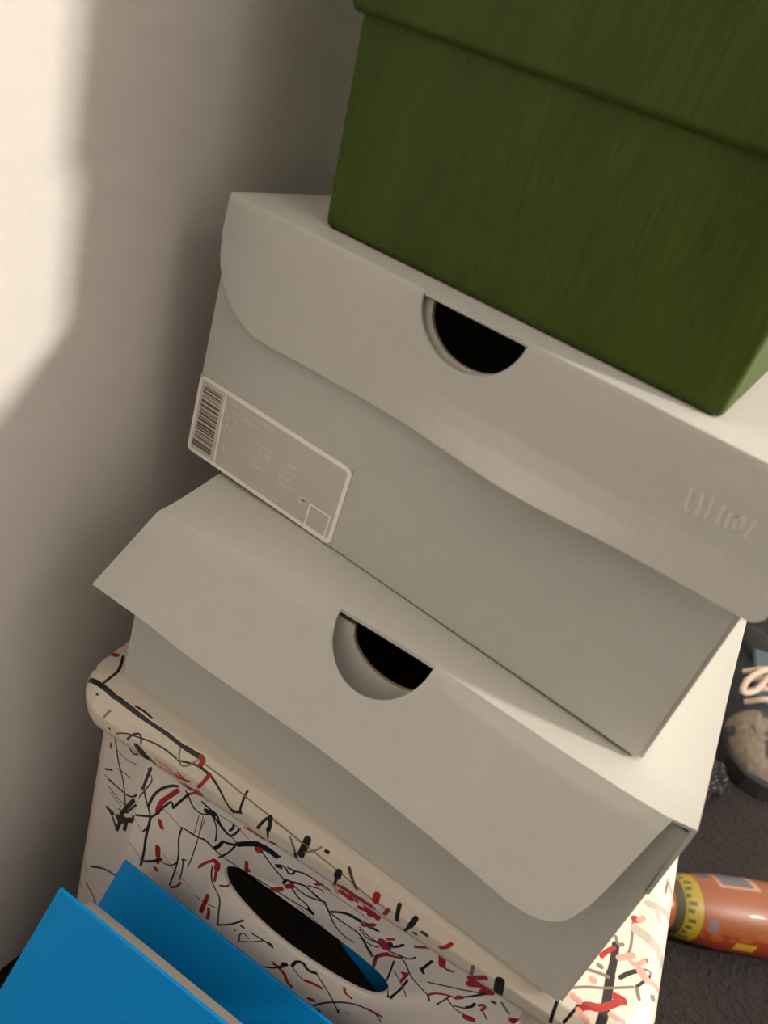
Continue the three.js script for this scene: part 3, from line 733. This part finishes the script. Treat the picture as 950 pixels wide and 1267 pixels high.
// ------------------------------------------------------------ blue binder leaning on the tote
{
  const h = new THREE.Group(); h.position.set(...totePos); h.rotation.y = toteTurn; h.updateMatrix();
  const lean = 0.53, roll = -0.05;
  const t = new THREE.Group(); t.name = numbered('ring_binder'); scene.add(t);
  tag(t, 'open bright blue binder leaning against the front of the paint-spattered tote', 'binder');
  t.position.copy(V(0.0735, 0.3205, 0.001).applyMatrix4(h.matrix));
  t.rotation.set(-lean, toteTurn, roll, 'YXZ');
  const Hh = 0.364, Wd = 0.31, G = 0.053;
  // origin: top left corner of the back cover's outer face; -y runs down the cover, +z towards the viewer
  part('back_cover', rbox(0, Wd, -Hh, 0, 0, 0.003, 0.0012), M.blue, t);
  part('front_cover', rbox(-0.013, Wd - 0.006, -Hh - 0.002, -0.009, G, G + 0.003, 0.0012), M.blue, t);
  part('spine', rbox(0, Wd - 0.006, -Hh - 0.001, -Hh + 0.003, 0.002, G + 0.002, 0.0012), M.blue, t);
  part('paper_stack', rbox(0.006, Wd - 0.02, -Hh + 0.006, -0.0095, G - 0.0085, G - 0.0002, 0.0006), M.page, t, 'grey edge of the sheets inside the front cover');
}

// ------------------------------------------------------------ on the carpet, right: bottle, shoes, scarf
{
  const t = thing('bottle', 'orange bottle with a yellow neck band lying on the dark carpet beside the tote', 'bottle', [0.163, 0.0462, -0.829], 0); t.scale.setScalar(0.88);
  const dir = V(0.10, 0, -0.075).normalize(); t.quaternion.setFromUnitVectors(V(0, 1, 0), dir);
  const M1 = new THREE.MeshPhysicalMaterial({ color: new THREE.Color().setRGB(0.26, 0.075, 0.02), roughness: 0.3, clearcoat: 0.4 });
  const [bc, bx] = newCanvas(1024, 512, '#7e4520'); // body wrap: orange with grey-blue print
  const M2 = new THREE.MeshPhysicalMaterial({ map: canvasTex(bc), roughness: 0.45, clearcoat: 0.08 });
  bx.fillStyle = '#7c2c10'; bx.fillRect(560, 0, 360, 512); for (let i = 0; i < 60; i++) { bx.fillStyle = i % 2 ? '#8a4a22' : '#7c2c10'; bx.beginPath(); bx.arc((i % 2 ? 560 : 920) + (rnd() - 0.5) * 60, rnd() * 512, 6 + rnd() * 16, 0, 7); bx.fill(); }
  bx.fillStyle = '#a07c68'; bx.fillRect(190, 290, 150, 105); bx.fillStyle = '#56545e'; bx.fillRect(204, 302, 122, 82); bx.fillStyle = '#474755'; bx.fillRect(220, 408, 60, 32); bx.fillRect(250, 450, 30, 14);
  bx.fillStyle = '#6a5a60'; bx.fillRect(500, 415, 60, 40); bx.fillStyle = '#a88a2a'; bx.fillRect(590, 300, 50, 50);
  M2.map.wrapS = THREE.RepeatWrapping; M2.map.offset.set(0.5, 0);
  part('body', lathe([[0.0445, 0.062], [0.047, 0.075], [0.051, 0.11], [0.0525, 0.16], [0.0525, 0.27], [0.05, 0.285], [0.03, 0.29], [0, 0.289]]), M2, t);
  const [yc, yx] = newCanvas(1024, 64, '#8f7c24'); yx.fillStyle = '#3a4520'; for (let i = 0; i < 26; i++) yx.fillRect(i * 39 + 4, 16 + (i % 3) * 6, 20, 24);
  part('neck_band', lathe([[0.039, 0.036], [0.043, 0.042], [0.0452, 0.062]]), new THREE.MeshStandardMaterial({ map: canvasTex(yc), roughness: 0.4 }), t, 'yellow band with dark marks');
  part('shoulder', lathe([[0.034, 0.022], [0.037, 0.03], [0.0395, 0.037]]), new THREE.MeshStandardMaterial({ color: new THREE.Color().setRGB(0.05, 0.045, 0.02), roughness: 0.5 }), t);
  part('cap', lathe([[0, 0], [0.03, 0], [0.036, 0.004], [0.0385, 0.016], [0.036, 0.024], [0, 0.024]]), M1, t, 'orange-red cap');
}
// sneaker: a loft for the upper, toe cap, sole, laces
function sneaker(label, pos, turn, cols) {
  const t = thing('sneaker', label, 'sneaker', pos, turn);           // toe at +z
  const L = 0.28, wid = table([0, 0.1, 0.3, 0.5, 0.72, 0.88, 0.97, 1], [0.026, 0.034, 0.036, 0.041, 0.049, 0.046, 0.03, 0.004]);
  const hei = table([0, 0.06, 0.2, 0.35, 0.5, 0.7, 0.85, 0.95, 1], [0.055, 0.088, 0.095, 0.092, 0.082, 0.062, 0.052, 0.042, 0.02]);
  const cx = s => 0.006 * Math.sin(s * 3.1);
  const loft = (s0, s1, off) => {
    const P = []; const ns = 28, na = 20;
    for (let i = 0; i <= ns; i++) { const s = lerp(s0, s1, i / ns), r = []; for (let j = 0; j <= na; j++) { const a = Math.PI * j / na, c = Math.cos(a), sn = Math.sin(a); r.push(V(cx(s) + (wid(s) + off) * Math.sign(c) * Math.pow(Math.abs(c), 0.75), 0.02 + (hei(s) - 0.02 + off) * Math.pow(sn, 0.8), (s - 0.5) * L)); } P.push(r); }
    const pos_ = [], uv = [];
    for (let i = 0; i < ns; i++) for (let j = 0; j < na; j++) for (const [a, b] of [[i, j], [i + 1, j + 1], [i + 1, j], [i, j], [i, j + 1], [i + 1, j + 1]]) { const p = P[a][b]; pos_.push(p.x, p.y, p.z); uv.push(b / na * 0.2, a / ns * L * (s1 - s0)); }
    const g = new THREE.BufferGeometry(); g.setAttribute('position', new THREE.Float32BufferAttribute(pos_, 3)); g.setAttribute('uv', new THREE.Float32BufferAttribute(uv, 2)); g.computeVertexNormals(); return toCreasedNormals(g, 1.2);
  };
  const sole = new THREE.Shape(); const sp = []; for (const s of lin(0, 1, 40)) sp.push([cx(s) + wid(s) + 0.004, (s - 0.5) * (L + 0.012)]); for (const s of lin(1, 0, 40)) sp.push([cx(s) - wid(s) - 0.004, (s - 0.5) * (L + 0.012)]);
  sp.forEach((q, i) => i ? sole.lineTo(q[0], -q[1]) : sole.moveTo(q[0], -q[1])); sole.closePath();
  const sg = new THREE.ExtrudeGeometry(sole, { depth: 0.02, bevelEnabled: true, bevelThickness: 0.003, bevelSize: 0.002, bevelSegments: 2 }); sg.rotateX(-Math.PI / 2); sg.translate(0, 0.003, 0);
  part('sole', sg, cols.sole, t);
  part('upper', loft(0.0, 1, 0), cols.upper, t);
  part('toe_cap', loft(0.66, 0.999, 0.0018), cols.toe, t, cols.toeLabel);
  part('collar_shade', new THREE.SphereGeometry(1, 24, 12).scale(0.03, 0.012, 0.052).translate(0.002, 0.092, -0.078), cols.dark, t, 'dark solid standing in for the shade in the ankle opening');  // near-black solid paints the shade inside the shoe
  part('tongue', rbox(-0.02, 0.024, -0.004, 0.004, -0.055, 0.035, 0.003).rotateX(0.36).translate(0, 0.083, 0.0), cols.tongue, t);
  for (const s of [0.42, 0.48, 0.54, 0.60]) part('lace', tube([[cx(s) - 0.034, hei(s) - 0.012, (s - 0.5) * L], [cx(s) - 0.015, hei(s) + 0.009, (s - 0.5) * L + 0.006], [cx(s) + 0.017, hei(s) + 0.009, (s - 0.5) * L - 0.004], [cx(s) + 0.036, hei(s) - 0.012, (s - 0.5) * L]], 0.004, 20, 8), cols.lace, t);
  part('lace', tube([[0.004, 0.1, -0.01], [-0.022, 0.112, 0.01], [-0.046, 0.1, 0.03], [-0.05, 0.086, 0.044], [-0.032, 0.088, 0.036], [-0.006, 0.1, 0.0]], 0.0042, 40, 8), cols.lace, t);
  part('lace', tube([[0.004, 0.1, -0.01], [0.03, 0.112, 0.012], [0.05, 0.098, 0.03], [0.054, 0.08, 0.04], [0.03, 0.09, 0.03], [0.006, 0.1, 0.0]], 0.0042, 40, 8), cols.lace, t);
  t.scale.setScalar(cols.scale || 1);
  return t;
}
const flat = (r, g, b, ro = 0.9) => new THREE.MeshStandardMaterial({ color: new THREE.Color().setRGB(r, g, b), roughness: ro });
const suede = noiseTex(256, (u, v) => { const k = fbm(u, v, 24, 4), d = smooth(0.60, 0.66, fbm(u + 0.2, v + 0.5, 6, 3)); return [lerp(88, 36, d) + 44 * k, lerp(80, 38, d) + 40 * k, lerp(70, 42, d) + 36 * k]; }, true, 6, 6);
sneaker('dark sneaker with a grey-tan suede toe and loose beige laces on the carpet', [0.195, 0, -1.382], 0.42, { scale: 1.22, sole: flat(0.012, 0.014, 0.016), upper: flat(0.02, 0.026, 0.032), toe: new THREE.MeshStandardMaterial({ map: suede, roughness: 1 }), toeLabel: 'grey-tan suede toe with dark patches', tongue: flat(0.06, 0.08, 0.1), lace: flat(0.55, 0.45, 0.36), dark: flat(0.006, 0.006, 0.007) });
{ // crumpled dark scarf with white dashes
  const [c, x] = newCanvas(512, 512, '#0b0b0d'); x.fillStyle = '#6d6866';
  for (let i = 0; i < 16; i++) for (let j = 0; j < 16; j++) if (rnd() < 0.7) { x.save(); x.translate(i * 32 + 10, j * 32 + 10); x.rotate(0.4); x.fillRect(0, 0, 16, 8); x.restore(); }
  const tx = canvasTex(c); tx.wrapS = tx.wrapT = THREE.RepeatWrapping; tx.repeat.set(1, 1);
  const g = new THREE.SphereGeometry(1, 48, 24); const p = g.attributes.position;
  for (let i = 0; i < p.count; i++) { const a = p.getX(i), b = p.getY(i), k = p.getZ(i), f = 1 + 0.12 * Math.sin(7 * a + 3 * k) * Math.cos(6 * k - 2 * b) + 0.06 * Math.sin(15 * a * k + 4); p.setXYZ(i, a * f * 0.034, Math.max(0, 0.02 + b * f * 0.024), k * f * 0.058); }
  g.computeVertexNormals();
  const m = new THREE.Mesh(g, new THREE.MeshStandardMaterial({ map: tx, roughness: 1 })); m.name = numbered('scarf'); m.castShadow = m.receiveShadow = true; m.position.set(0.172, 0.0, -1.155); m.rotation.y = -0.15; scene.add(m);
  tag(m, 'crumpled black scarf with white dashes between the box stack and the sneaker', 'scarf');
}

renderer.render(scene, camera);
